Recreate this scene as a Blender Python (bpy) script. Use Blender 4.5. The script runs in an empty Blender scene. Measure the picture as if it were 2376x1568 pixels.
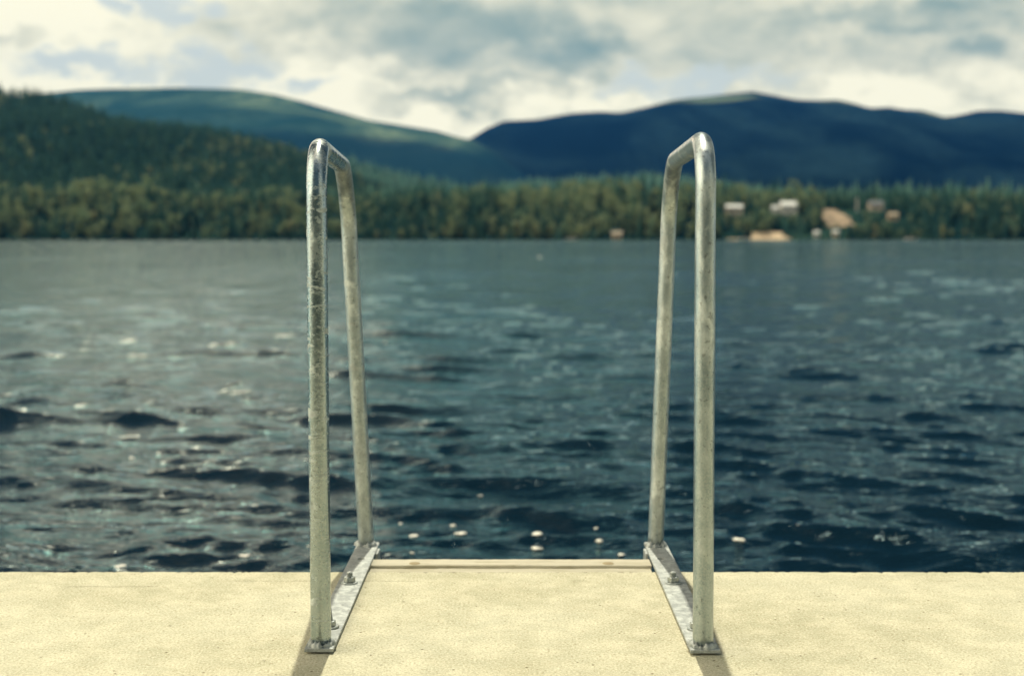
import bpy, bmesh, math, random
import numpy as np
from mathutils import Vector

# ------------------------------------------------------------------ camera, sky, sun, exposure
scene = bpy.context.scene
COL = scene.collection
CAM_H = 0.711                       # lens height above the dock, metres
FPX = 3062.0                        # focal length in pixels of a 2376 px wide picture
PITCH = math.atan(232.0 / FPX)
WATER_Z = -0.40

cam_data = bpy.data.cameras.new('camera')
cam = bpy.data.objects.new('camera', cam_data)
COL.objects.link(cam)
cam.location = (0, 0, CAM_H)
cam.rotation_euler = (math.radians(90) - PITCH, 0, 0)
cam_data.sensor_width = 36.0
cam_data.lens = FPX / 2376.0 * 36.0
cam_data.clip_start = 0.05
cam_data.clip_end = 30000
cam_data.dof.use_dof = True
cam_data.dof.focus_distance = 2.36
cam_data.dof.aperture_fstop = 3.4
scene.camera = cam

SUN_EL = math.radians(64)
SUN_AZ = math.radians(-0.5)          # measured from +Y (away over the lake) towards +X; negative = left
sd = Vector((math.sin(SUN_AZ) * math.cos(SUN_EL), math.cos(SUN_AZ) * math.cos(SUN_EL), math.sin(SUN_EL)))
sun_data = bpy.data.lights.new('sun', 'SUN')
sun_data.energy = 4.2
sun_data.angle = math.radians(0.55)
sun_data.color = (1.0, 0.95, 0.78)
sun = bpy.data.objects.new('sun', sun_data)
COL.objects.link(sun)
sun.location = (-30, 40, 60)
sun.rotation_euler = sd.to_track_quat('Z', 'Y').to_euler()

scene.view_settings.view_transform = 'Standard'
scene.view_settings.look = 'None'
scene.view_settings.exposure = 0.0
scene.view_settings.gamma = 1.0
scene.view_settings.use_curve_mapping = False
scene.render.engine = 'CYCLES'
scene.cycles.use_denoising = True
scene.cycles.max_bounces = 6
scene.cycles.volume_bounces = 0
scene.cycles.sample_clamp_direct = 6.0
scene.cycles.sample_clamp_indirect = 4.0
scene.cycles.caustics_reflective = False
scene.cycles.caustics_refractive = False


class NT:
    """small helper to write node trees in a few lines"""
    def __init__(self, tree):
        self.t = tree
        self.n = tree.nodes
        self.l = tree.links

    def new(self, kind, **kw):
        nd = self.n.new(kind)
        for k, v in kw.items():
            setattr(nd, k, v)
        return nd

    def put(self, sock, v):
        if isinstance(v, bpy.types.NodeSocket):
            self.l.new(v, sock)
        elif v is not None:
            if sock.type == 'RGBA' and not hasattr(v, '__len__'):
                v = (v, v, v, 1)
            if sock.type == 'RGBA' and len(v) == 3:
                v = (*v, 1)
            sock.default_value = v

    def math(self, op, a, b=None, c=None, clamp=False):
        nd = self.new('ShaderNodeMath', operation=op, use_clamp=clamp)
        self.put(nd.inputs[0], a)
        if b is not None:
            self.put(nd.inputs[1], b)
        if c is not None:
            self.put(nd.inputs[2], c)
        return nd.outputs[0]

    def mix(self, f, a, b, blend='MIX'):
        nd = self.new('ShaderNodeMix', data_type='RGBA', blend_type=blend)
        self.put(nd.inputs[0], f)
        self.put(nd.inputs[6], a)
        self.put(nd.inputs[7], b)
        return nd.outputs[2]

    def ramp(self, v, lo, hi, a=0.0, b=1.0):
        nd = self.new('ShaderNodeMapRange', interpolation_type='SMOOTHSTEP')
        self.put(nd.inputs[0], v)
        for i, x in enumerate((lo, hi, a, b)):
            self.put(nd.inputs[i + 1], x)
        return nd.outputs[0]

    def noise(self, vec, scale, detail=4, rough=0.55, dist=0.0):
        nd = self.new('ShaderNodeTexNoise')
        self.put(nd.inputs['Vector'], vec)
        self.put(nd.inputs['Scale'], scale)
        self.put(nd.inputs['Detail'], detail)
        self.put(nd.inputs['Roughness'], rough)
        self.put(nd.inputs['Distortion'], dist)
        return nd.outputs[0]

    def mapping(self, vec, scale=(1, 1, 1), loc=(0, 0, 0), rot=(0, 0, 0)):
        nd = self.new('ShaderNodeMapping')
        self.put(nd.inputs[0], vec)
        nd.inputs[1].default_value = loc
        nd.inputs[2].default_value = rot
        nd.inputs[3].default_value = scale
        return nd.outputs[0]

    def coord(self, which='Object'):
        return self.new('ShaderNodeTexCoord').outputs[which]

    def bump(self, h, strength, dist, normal=None):
        nd = self.new('ShaderNodeBump')
        self.put(nd.inputs['Height'], h)
        nd.inputs['Strength'].default_value = strength
        nd.inputs['Distance'].default_value = dist
        if normal is not None:
            self.put(nd.inputs['Normal'], normal)
        return nd.outputs[0]


# world: Nishita sky with a broken layer of clouds, laid out by compass direction
world = bpy.data.worlds.new('World')
scene.world = world
world.use_nodes = True
W = NT(world.node_tree)
W.n.clear()
sky = W.new('ShaderNodeTexSky', sky_type='NISHITA', sun_disc=False)
sky.sun_elevation = SUN_EL
sky.sun_rotation = SUN_AZ
sky.air_density = 1.0
sky.dust_density = 1.2
sky.ozone_density = 1.5
WS = 0.10                                    # Background strength
gen = W.coord('Generated')
sep = W.new('ShaderNodeSeparateXYZ')
W.put(sep.inputs[0], gen)
AZ = W.math('MULTIPLY', W.math('ARCTAN2', sep.outputs[0], sep.outputs[1]), 57.2958)   # degrees right of the lake axis
EL = W.math('MULTIPLY', W.math('ARCSINE', sep.outputs[2]), 57.2958)
comb = W.new('ShaderNodeCombineXYZ')
W.put(comb.inputs[0], AZ)
W.put(comb.inputs[1], W.math('MULTIPLY', EL, 1.7))
pos = comb.outputs[0]
warp = W.new('ShaderNodeTexNoise')
W.put(warp.inputs['Vector'], pos)
warp.inputs['Scale'].default_value = 0.35
warp.inputs['Detail'].default_value = 5
warp.inputs['Roughness'].default_value = 0.55
wsep = W.new('ShaderNodeSeparateColor')
W.put(wsep.inputs[0], warp.outputs['Color'])
AZW = W.math('ADD', AZ, W.math('MULTIPLY', W.math('SUBTRACT', wsep.outputs[0], 0.5), 9.0))
ELW = W.math('ADD', EL, W.math('MULTIPLY', W.math('SUBTRACT', wsep.outputs[1], 0.5), 4.0))


def blob(a0, e0, ra, re, soft=0.5):
    """1 inside an ellipse of sky centred on azimuth a0, elevation e0"""
    da = W.math('DIVIDE', W.math('SUBTRACT', AZW, a0), ra)
    de = W.math('DIVIDE', W.math('SUBTRACT', ELW, e0), re)
    r = W.math('SQRT', W.math('ADD', W.math('MULTIPLY', da, da), W.math('MULTIPLY', de, de)))
    return W.ramp(r, 1.0 - soft, 1.0 + soft, 1.0, 0.0)


def deg(u, v):
    dx, dy = (u - 1188) / FPX, (784 - v) / FPX
    X, Y, Z = dx, math.cos(PITCH) + dy * math.sin(PITCH), -math.sin(PITCH) + dy * math.cos(PITCH)
    return math.degrees(math.atan2(X, Y)), math.degrees(math.atan2(Z, math.hypot(X, Y)))


def pblob(u, v, ru, rv, soft=0.5):
    a, e = deg(u, v)
    return blob(a, e, ru / FPX * 57.3, rv / FPX * 57.3, soft)


def total(items):
    s = items[0]
    for i in items[1:]:
        s = W.math('MAXIMUM', s, i)
    return s


fbm = W.noise(pos, 0.28, 7, 0.55, 0.4)
fbm2 = W.noise(W.mapping(pos, loc=(31, 17, 3)), 0.13, 6, 0.5, 0.3)
gaps = total([pblob(210, 150, 150, 22, .6), pblob(490, 165, 90, 50, .5), pblob(400, 20, 70, 40, .6),
              pblob(1620, 185, 190, 34, .5), pblob(690, 190, 60, 18, .7), pblob(235, 20, 60, 25, .6),
              blob(40, 24, 22, 7, .5), blob(-60, 40, 25, 9, .5), blob(95, 40, 35, 20, .5), blob(10, 52, 26, 9, .5),
              blob(-120, 45, 35, 18, .5), blob(170, 40, 30, 20, .5)])
greys = total([pblob(1030, 60, 260, 95, .7), pblob(1010, 215, 190, 30, .8), pblob(2070, 40, 190, 40, .8),
               pblob(2300, 120, 90, 40, .9), pblob(1300, 110, 160, 50, .9), pblob(60, 90, 90, 20, .9),
               blob(2, 17, 16, 6, .7), blob(38, 16, 20, 7, .6), blob(18, 33, 24, 9, .6), blob(70, 25, 30, 10, .6)])
whites = total([pblob(200, 175, 260, 30, .4), pblob(760, 205, 190, 60, .5), pblob(1120, 275, 200, 50, .5),
                pblob(1390, 225, 90, 40, .5), pblob(1990, 225, 190, 40, .5), pblob(110, 60, 140, 50, .6),
                pblob(2290, 200, 110, 60, .5), blob(-26, 16, 16, 9, .6), blob(-34, 30, 20, 12, .6)])
fbm3 = W.noise(W.mapping(pos, loc=(0, 1.1, 0)), 0.28, 7, 0.55, 0.4)
billow = W.math('MULTIPLY', W.math('SUBTRACT', fbm, fbm3), 1.6)      # tops of the heaps catch the light
shade = W.math('ADD', W.ramp(fbm2, 0.36, 0.66), W.math('ADD', billow, W.math('MULTIPLY', W.math('SUBTRACT', fbm, 0.5), 0.8)))
lum = W.math('ADD', W.math('MULTIPLY', W.math('MULTIPLY', shade, 0.54), W.math('SUBTRACT', 1.0, W.math('MULTIPLY', greys, .55))), 0.48)
lum = W.math('SUBTRACT', lum, W.math('MULTIPLY', greys, 0.42))
lum = W.math('ADD', lum, W.math('MULTIPLY', whites, 0.42), clamp=True)
ccol = W.new('ShaderNodeValToRGB')
W.put(ccol.inputs[0], lum)
cr = ccol.color_ramp
K = 1.0 / WS
for e, (p, c) in zip((cr.elements[0], cr.elements[1]), ((0.0, (.30, .42, .38)), (1.0, (1.24, 1.17, .86)))):
    e.position = p
    e.color = (c[0] * K, c[1] * K, c[2] * K, 1)
e = cr.elements.new(0.5)
e.color = (.84 * K, .83 * K, .63 * K, 1)
clear = W.mix(0.8, sky.outputs[0], (.78 * K, .84 * K, .75 * K, 1))
skycol = W.mix(W.math('MULTIPLY', gaps, 0.9), ccol.outputs[0], clear)
up = W.ramp(EL, 26, 60)                      # overhead the cover opens up
skycol = W.mix(W.math('MULTIPLY', up, 0.75), skycol, sky.outputs[0])
# above 10 degrees, unseen and shaped for the lake's reflections: sunlit cloud on the left, duller teal cloud to the right; a heavy dark deck from about 22 degrees up
front = W.ramp(W.math('ABSOLUTE', AZ), 70, 120, 1, 0)
band = W.mix(W.ramp(AZW, -11, -5), (9.5 * K, 6.8 * K, 4.7 * K, 1), (.55 * K, .74 * K, .58 * K, 1))
band = W.mix(W.ramp(AZW, -24, -17, .75, 0), band, (.9 * K, .9 * K, .75 * K, 1))
band = W.mix(W.ramp(AZW, 2, 10), band, (.14 * K, .24 * K, .26 * K, 1))
band = W.mix(W.math('MULTIPLY', W.ramp(fbm, .42, .62), .55), band, (.10 * K, .19 * K, .21 * K, 1))
skycol = W.mix(W.math('MULTIPLY', W.ramp(EL, 10.3, 11.6), front), skycol, band)
heavy = W.math('MULTIPLY', W.math('MULTIPLY', W.ramp(W.math('ADD', ELW, W.math('ADD', W.ramp(AZW, -11, -5, 3.8, 0.0), W.ramp(AZW, 2, 10, 0.5, 4.5))), 15, 21), front), W.ramp(EL, 55, 75, .97, .3))
skycol = W.mix(heavy, skycol, W.mix(W.ramp(fbm, .4, .62), (.004 * K, .020 * K, .036 * K, 1), (.022 * K, .062 * K, .082 * K, 1)))
# bright bank added out of view on the left to light the rails, deep blue sky behind the viewer
skycol = W.mix(W.math('MULTIPLY', blob(-98, 24, 46, 32, .4), .95), skycol, (3.6 * K, 3.3 * K, 2.5 * K, 1))
back = W.math('MULTIPLY', W.ramp(W.math('ABSOLUTE', AZ), 125, 155), W.ramp(EL, 50, 75, .92, 0))
skycol = W.mix(back, skycol, (.035 * K, .10 * K, .14 * K, 1))
bg = W.new('ShaderNodeBackground')
W.put(bg.inputs[0], skycol)
bg.inputs[1].default_value = WS
W.l.new(bg.outputs[0], W.new('ShaderNodeOutputWorld').inputs[0])


# ------------------------------------------------------------------ helpers
def at(u, v, Y=None, Z=None):
    """the point seen at picture position (u, v), at distance Y or at height Z"""
    dx, dy = (u - 1188) / FPX, (784 - v) / FPX
    d = (dx, math.cos(PITCH) + dy * math.sin(PITCH), -math.sin(PITCH) + dy * math.cos(PITCH))
    t = Y / d[1] if Y is not None else (Z - CAM_H) / d[2]
    return Vector((d[0] * t, d[1] * t, CAM_H + d[2] * t))


def material(name):
    m = bpy.data.materials.new(name)
    m.use_nodes = True
    t = NT(m.node_tree)
    b = t.n['Principled BSDF']
    return m, t, b


def tag(o, label=None, cat=None, group=None, kind=None):
    for k, v in (('label', label), ('category', cat), ('group', group), ('kind', kind)):
        if v:
            o[k] = v
    return o


def link(name, me, mat=None, parent=None, smooth=False):
    o = bpy.data.objects.new(name, me)
    COL.objects.link(o)
    for m in (mat if isinstance(mat, (list, tuple)) else [mat]):
        if m:
            me.materials.append(m)
    if parent:
        o.parent = parent
    if smooth:
        me.polygons.foreach_set('use_smooth', [True] * len(me.polygons))
    return o


def from_bm(name, bm, mat, parent=None, smooth=False, recalc=True):
    if recalc:
        bmesh.ops.recalc_face_normals(bm, faces=bm.faces)
    me = bpy.data.meshes.new(name)
    bm.to_mesh(me)
    bm.free()
    return link(name, me, mat, parent, smooth)


def from_np(name, verts, faces, mat, parent=None, smooth=False, mats=None):
    """verts (n,3), faces (m,k) arrays of equal-sized faces"""
    me = bpy.data.meshes.new(name)
    k = faces.shape[1]
    me.vertices.add(len(verts))
    me.vertices.foreach_set('co', np.ascontiguousarray(verts, np.float32).ravel())
    me.loops.add(faces.size)
    me.loops.foreach_set('vertex_index', np.ascontiguousarray(faces, np.int32).ravel())
    me.polygons.add(len(faces))
    me.polygons.foreach_set('loop_start', np.arange(0, faces.size, k, dtype=np.int32))
    o = link(name, me, mat, parent)
    if mats is not None:
        me.polygons.foreach_set('material_index', np.ascontiguousarray(mats, np.int32))
    me.polygons.foreach_set('use_smooth', np.full(len(faces), smooth, dtype=bool))
    me.update(calc_edges=True)
    return o


def empty(name, loc):
    o = bpy.data.objects.new(name, None)
    o.empty_display_size = 0.1
    COL.objects.link(o)
    o.location = loc
    return o


def box(bm, x0, x1, y0, y1, z0, z1):
    vs = [bm.verts.new(p) for p in ((x0, y0, z0), (x1, y0, z0), (x1, y1, z0), (x0, y1, z0),
                                    (x0, y0, z1), (x1, y0, z1), (x1, y1, z1), (x0, y1, z1))]
    for f in ((0, 3, 2, 1), (4, 5, 6, 7), (0, 1, 5, 4), (1, 2, 6, 5), (2, 3, 7, 6), (3, 0, 4, 7)):
        bm.faces.new([vs[i] for i in f])
    return vs


def lathe(bm, prof, segs, c=(0, 0, 0), jitter=0.0, rng=None):
    rings = []
    for r, z in prof:
        ring = []
        for i in range(segs):
            a = 2 * math.pi * i / segs
            rr = r * (1 + (rng.uniform(-jitter, jitter) if rng else 0))
            zz = z + (rng.uniform(-jitter, jitter) * 0.006 if rng else 0)
            ring.append(bm.verts.new((c[0] + rr * math.cos(a), c[1] + rr * math.sin(a), c[2] + zz)))
        rings.append(ring)
    for a, b in zip(rings, rings[1:]):
        for i in range(segs):
            j = (i + 1) % segs
            bm.faces.new((a[i], a[j], b[j], b[i]))
    return rings


def smoothstep(x, a, b):
    t = np.clip((x - a) / (b - a), 0, 1)
    return t * t * (3 - 2 * t)


# ------------------------------------------------------------------ materials
def mat_concrete():
    m, t, b = material('concrete')
    p = t.coord()
    big = t.noise(p, 1.6, 5, 0.6)
    mid = t.noise(p, 14, 5, 0.6)
    fine = t.noise(p, 230, 2, 0.75)
    grit = t.noise(p, 105, 4, 0.7)
    c = t.mix(t.ramp(big, .32, .68), (.415, .395, .262), (.525, .505, .365))
    c = t.mix(t.ramp(mid, .35, .7, 0, .5), c, (.72, .67, .49))
    blot = t.noise(t.mapping(p, (1, 1, 1), (3, 8, 0)), 4.5, 6, .68, .6)
    c = t.mix(t.ramp(blot, .50, .74, 0, .28), c, (.36, .32, .19))
    c = t.mix(t.ramp(grit, .54, .68, 0, .55), c, (.25, .205, .11))
    c = t.mix(t.ramp(fine, .50, .68, 0, .6), c, (.27, .225, .125))
    c = t.mix(t.ramp(fine, .32, .47, .5, 0), c, (.86, .80, .60))
    # scattered dark pits
    v = t.new('ShaderNodeTexVoronoi')
    t.put(v.inputs['Vector'], t.mapping(p, (1, 1, 0.2)))
    v.inputs['Scale'].default_value = 34
    vs = t.new('ShaderNodeSeparateColor')
    t.put(vs.inputs[0], v.outputs['Color'])
    pit = t.math('MULTIPLY', t.ramp(v.outputs['Distance'], .05, .10, 1, 0), t.ramp(vs.outputs[0], .55, .6))
    c = t.mix(t.math('MULTIPLY', pit, .9), c, (.16, .12, .06))
    # a broken hairline crack that follows the edge
    s = t.new('ShaderNodeSeparateXYZ')
    t.put(s.inputs[0], p)
    wob = t.math('MULTIPLY', t.math('SUBTRACT', t.noise(p, 9, 5, .7), .5), .012)
    dist = t.math('ABSOLUTE', t.math('ADD', t.math('SUBTRACT', s.outputs[1], 2.700), wob))
    broken = t.ramp(t.noise(t.mapping(p, (1, .05, 1), (4.2, 0, 0)), 3.1, 3, .6), .50, .56)
    crack = t.math('MULTIPLY', t.ramp(dist, .0004, .0013, 1, 0), broken)
    dist2 = t.math('ABSOLUTE', t.math('ADD', t.math('SUBTRACT', s.outputs[1], 2.655), wob))
    crack2 = t.math('MULTIPLY', t.ramp(dist2, .0004, .0015, 1, 0), t.math('MULTIPLY', t.ramp(s.outputs[0], -.95, -.9), t.ramp(s.outputs[0], -.75, -.7, 1, 0)))
    crack = t.math('MAXIMUM', crack, crack2)
    c = t.mix(t.math('MULTIPLY', crack, .85), c, (.14, .11, .06))
    t.put(b.inputs['Base Color'], c)
    b.inputs['Roughness'].default_value = .92
    b.inputs['Specular IOR Level'].default_value = .25
    h = t.math('ADD', t.math('MULTIPLY', grit, .6), t.math('MULTIPLY', fine, .5))
    h = t.math('SUBTRACT', h, t.math('MULTIPLY', t.math('MAXIMUM', pit, crack), .9))
    n = t.bump(h, .9, .0035)
    n = t.bump(mid, .25, .006, n)
    t.put(b.inputs['Normal'], n)
    return m


def mat_galv(name, dull, seed, flake=0.5, r0=.17, oxide=(.52, .56, .52), floor=0.0, rear_bounce=0.0):
    """hot-dip galvanised steel: cloudy zinc with matt oxide patches and specks"""
    m, t, b = material(name)
    p = t.mapping(t.coord(), loc=(seed, seed * 2.3, 0))
    ring = t.noise(t.mapping(p, (18, 18, 60)), 1.0, 5, .65, .6)       # zinc runs across the tube
    spang = t.noise(p, 300, 3, .6)
    cloud = t.noise(t.mapping(p, (1, 1, .35)), 26, 5, .6)
    spots = t.noise(p, 120, 2, .5)
    ox = t.math('ADD', t.ramp(ring, .55, .63, 0, flake), t.ramp(cloud, .45, .68, 0, dull), clamp=True)
    ox = t.math('ADD', ox, t.ramp(spots, .62, .68, 0, .35), clamp=True)
    if rear_bounce:                                    # the deck's reflection on the lake-side legs, put in as paler oxide
        sy = t.new('ShaderNodeSeparateXYZ')
        t.put(sy.inputs[0], t.coord())
        ox = t.math('ADD', ox, t.math('MULTIPLY', t.ramp(sy.outputs[1], .45, .66), rear_bounce), clamp=True)
    ox = t.math('MAXIMUM', ox, floor)
    base = t.mix(t.ramp(cloud, .3, .7), (.22, .29, .31), (.39, .45, .45))
    base = t.mix(t.ramp(spang, .35, .7, 0, .4), base, (.58, .60, .57))
    oxc = t.mix(t.ramp(t.noise(t.mapping(p, (1, 1, .5)), 55, 5, .7), .38, .66), tuple(x * .62 for x in oxide), tuple(min(1, x * 1.18) for x in oxide))
    base = t.mix(ox, base, oxc)
    base = t.mix(t.ramp(spots, .30, .38, .5, 0), base, (.11, .12, .11))
    t.put(b.inputs['Base Color'], base)
    t.put(b.inputs['Metallic'], t.math('SUBTRACT', .95, t.math('MULTIPLY', ox, .75)))
    r = t.math('ADD', t.math('MULTIPLY', ox, .32), r0)
    t.put(b.inputs['Roughness'], t.math('ADD', r, t.math('MULTIPLY', spang, .10)))
    h = t.math('ADD', t.math('MULTIPLY', spang, .35), t.math('ADD', ring, t.math('MULTIPLY', cloud, .8)))
    t.put(b.inputs['Normal'], t.bump(h, .35, .0011))
    return m


def mat_steel_dark():
    m, t, b = material('zinc_fastener')
    p = t.coord()
    n1 = t.noise(p, 240, 4, .6)
    t.put(b.inputs['Base Color'], t.mix(t.ramp(n1, .35, .65), (.27, .30, .29), (.46, .48, .44)))
    b.inputs['Metallic'].default_value = .65
    b.inputs['Roughness'].default_value = .5
    t.put(b.inputs['Normal'], t.bump(n1, .3, .0006))
    return m


def mat_wood():
    m, t, b = material('weathered_wood')
    p = t.coord()
    g = t.noise(t.mapping(p, (1.4, 60, 60)), 2.2, 6, .65, .8)
    rings = t.noise(t.mapping(p, (6, 40, 22)), 1.0, 3, .5, 1.5)
    c = t.mix(t.ramp(g, .35, .68), (.53, .49, .37), (.36, .325, .23))
    c = t.mix(t.ramp(rings, .52, .62, 0, .45), c, (.32, .285, .18))
    t.put(b.inputs['Base Color'], c)
    b.inputs['Roughness'].default_value = .85
    t.put(b.inputs['Normal'], t.bump(g, .5, .0015))
    return m


def mat_plug():
    m, t, b = material('wood_plug')
    p = t.coord()
    g = t.noise(t.mapping(p, (40, 300, 300)), 1, 4, .6)
    t.put(b.inputs['Base Color'], t.mix(g, (.18, .14, .07), (.38, .31, .18)))
    b.inputs['Roughness'].default_value = .9
    return m


def mat_water():
    """dark teal lake water: a deep body colour under a tinted, fresnel-weighted reflection"""
    m, t, b = material('lake_water')
    t.n.remove(b)
    p = t.coord()
    q = t.mapping(p, (1, 2.1, 1), rot=(0, 0, math.radians(18)))
    a = t.noise(q, .9, 3, .5, .6)
    c = t.noise(q, 5.0, 4, .55, .5)
    d = t.noise(t.mapping(p, (1, 2.0, 1), rot=(0, 0, math.radians(-25))), 13, 3, .55, .5)
    ws = t.new('ShaderNodeSeparateXYZ')
    t.put(ws.inputs[0], p)
    n = t.bump(a, .12, .20)
    steep = t.ramp(ws.outputs[1], 25, 220, 1.0, 1.9)
    n = t.bump(t.math('MULTIPLY', c, steep), .36, .032, n)
    n = t.bump(t.math('MULTIPLY', d, steep), .55, .009, n)
    e = t.noise(t.mapping(p, (1, 1.8, 1), rot=(0, 0, math.radians(40))), 34, 2, .5, .6)
    n = t.bump(e, .35, .0035, n)
    body = t.new('ShaderNodeBsdfDiffuse')
    body.inputs[0].default_value = (.0024, .0105, .0190, 1)
    gl = t.new('ShaderNodeBsdfGlossy')
    gl.inputs[0].default_value = (.68, .92, .95, 1)
    t.put(gl.inputs['Roughness'], t.ramp(ws.outputs[1], 10, 260, .03, .08))   # unresolved ripples far out
    t.put(gl.inputs['Normal'], n)
    fr = t.new('ShaderNodeFresnel')
    fr.inputs[0].default_value = 1.22
    t.put(fr.inputs['Normal'], n)
    mx = t.new('ShaderNodeMixShader')
    t.put(mx.inputs[0], fr.outputs[0])
    t.l.new(body.outputs[0], mx.inputs[1])
    t.l.new(gl.outputs[0], mx.inputs[2])
    t.l.new(mx.outputs[0], t.n['Material Output'].inputs[0])
    return m


def mat_foam():
    m, t, b = material('foam')
    p = t.coord()
    n = t.noise(p, 300, 3, .6)
    t.put(b.inputs['Base Color'], t.mix(n, (.62, .60, .50), (.86, .84, .74)))
    b.inputs['Roughness'].default_value = .7
    b.inputs['Subsurface Weight'].default_value = .0
    t.put(b.inputs['Normal'], t.bump(n, .5, .002))
    return m


def mat_leaf(name, lo, hi, odd, trans):
    """foliage: colour differs from tree to tree ('tint' attribute or object random) and from clump to clump"""
    m, t, b = material(name)
    at_ = t.new('ShaderNodeAttribute', attribute_name='tint')
    oi = t.new('ShaderNodeObjectInfo')
    tint = t.math('FRACT', t.math('ADD', at_.outputs['Fac'], oi.outputs['Random']))
    cl = t.noise(t.coord('Object'), .45, 2, .5)
    c = t.mix(tint, lo, hi)
    c = t.mix(t.ramp(tint, .82, .97, 0, .8), c, odd)
    c = t.mix(t.ramp(cl, .35, .7, 0, .5), c, hi)
    t.put(b.inputs['Base Color'], c)
    b.inputs['Roughness'].default_value = .75
    b.inputs['Specular IOR Level'].default_value = .2
    tr = t.new('ShaderNodeBsdfTranslucent')
    t.put(tr.inputs[0], c)
    mx = t.new('ShaderNodeMixShader')
    mx.inputs[0].default_value = trans
    t.l.new(b.outputs[0], mx.inputs[1])
    t.l.new(tr.outputs[0], mx.inputs[2])
    t.l.new(mx.outputs[0], t.n['Material Output'].inputs[0])
    return m


def mat_hill(name, lo, hi, pale, scale, pale_from=.62, low_shade=None, sun_patches=None):
    """forest cover seen from kilometres away, with paler patches"""
    m, t, b = material(name)
    p = t.coord()
    a = t.noise(t.mapping(p, (1, .28, 1), rot=(0, 0, .12)), scale, 5, .62, .8)
    f = t.noise(t.mapping(p, (1, 1, .4)), .035, 3, .7)
    c = t.mix(t.ramp(a, .38, .62), lo, hi)
    c = t.mix(t.ramp(a, pale_from, pale_from + .12, 0, .9), c, pale)  # on the far hills, sunlit patches put into the colour
    c = t.mix(t.ramp(f, .42, .62, 0, .55), c, lo)
    if sun_patches:                                   # sunlit patches just below the summit, put into the colour
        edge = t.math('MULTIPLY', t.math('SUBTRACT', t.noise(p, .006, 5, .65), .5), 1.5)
        for (mx_, my_, mz_), (rx, rz) in sun_patches:
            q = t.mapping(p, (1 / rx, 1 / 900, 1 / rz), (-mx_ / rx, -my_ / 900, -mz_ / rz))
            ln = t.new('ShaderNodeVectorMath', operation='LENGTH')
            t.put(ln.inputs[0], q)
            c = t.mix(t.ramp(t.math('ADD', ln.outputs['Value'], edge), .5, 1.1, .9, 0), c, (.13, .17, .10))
    if low_shade:                                   # shade on the lower slopes put into the colour, with an uneven upper limit
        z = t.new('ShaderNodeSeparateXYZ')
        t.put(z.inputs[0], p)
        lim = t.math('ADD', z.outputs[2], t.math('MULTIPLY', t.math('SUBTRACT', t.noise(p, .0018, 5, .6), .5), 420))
        c = t.mix(t.ramp(lim, 210, 320, .92, 0), c, low_shade)
    t.put(b.inputs['Base Color'], c)
    b.inputs['Roughness'].default_value = .95
    b.inputs['Specular IOR Level'].default_value = 0
    t.put(b.inputs['Normal'], t.bump(f, .9, 18))
    return m


def mat_soil(name, a, c2, scale):
    m, t, b = material(name)
    n = t.noise(t.coord(), scale, 5, .65)
    t.put(b.inputs['Base Color'], t.mix(t.ramp(n, .35, .65), a, c2))
    b.inputs['Roughness'].default_value = .95
    return m


def mat_plain(name, c, rough=.7, var=.15):
    m, t, b = material(name)
    n = t.noise(t.coord(), 1.5, 4, .6)
    t.put(b.inputs['Base Color'], t.mix(n, tuple(x * (1 - var) for x in c), tuple(min(1, x * (1 + var)) for x in c)))
    b.inputs['Roughness'].default_value = rough
    return m


M_CONC = mat_concrete()
M_GALV_WORN = mat_galv('galvanised_steel_flaked', .26, 3.0, .80, rear_bounce=.40)
M_GALV_DULL = mat_galv('galvanised_steel_matt', .55, 11.0, .12, .22, (.62, .65, .60), .18, .28)
M_PLATE = mat_galv('galvanised_flat_bar', .6, 7.0, .10, .38, (.47, .48, .44), .78)
M_FAST = mat_steel_dark()
M_WOOD = mat_wood()
M_PLUG = mat_plug()
M_WATER = mat_water()
M_FOAM = mat_foam()
M_CONIFER = mat_leaf('conifer_foliage', (.020, .085, .080), (.070, .16, .10), (.11, .17, .085), .40)
M_YOUNG = mat_leaf('young_foliage', (.16, .32, .25), (.22, .38, .27), (.30, .38, .24), .5)
M_BROAD = mat_leaf('leaf_foliage', (.10, .19, .11), (.31, .34, .17), (.33, .30, .15), .5)
M_BARK = mat_soil('bark', (.018, .016, .013), (.045, .040, .033), 3)
M_FLOOR = mat_hill('forest_floor', (.008, .028, .026), (.022, .050, .036), (.045, .065, .035), .02, .66)
M_SAND = mat_soil('sand', (.40, .29, .17), (.55, .42, .27), .4)
M_GRAVEL = mat_soil('tan_gravel', (.17, .13, .08), (.40, .29, .18), .25)

# ------------------------------------------------------------------ dock (concrete deck)
rng = random.Random(5)
EDGE_Y = 2.779
xs = [-14, -8, -4, -2.2] + [-1.6 + 0.006 * i for i in range(534)] + [2.2, 4, 8, 14]
bm = bmesh.new()
rows = []
e1 = 0.0
for x in xs:
    e1 = e1 * .86 + rng.uniform(-1, 1) * .0010
    chip = rng.random() ** 10 * .008
    y = EDGE_Y + e1 - chip
    rows.append([bm.verts.new(q) for q in ((x, -1.2, 0), (x, 2.60, 0), (x, y - .007, 0), (x, y - .0025, -.0008 - chip * .2),
                                           (x, y, -.004), (x, y + .001, -.02), (x, y, -1.0), (x, -1.2, -1.0))])
for a, c in zip(rows, rows[1:]):
    for k in range(8):
        bm.faces.new((a[k], a[(k + 1) % 8], c[(k + 1) % 8], c[k]))
bm.faces.new(rows[0])
bm.faces.new(rows[-1][::-1])
dock = from_bm('dock', bm, M_CONC)
tag(dock, 'pale yellowish concrete dock with a rough straight edge above the lake', None, None, 'structure')

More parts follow.
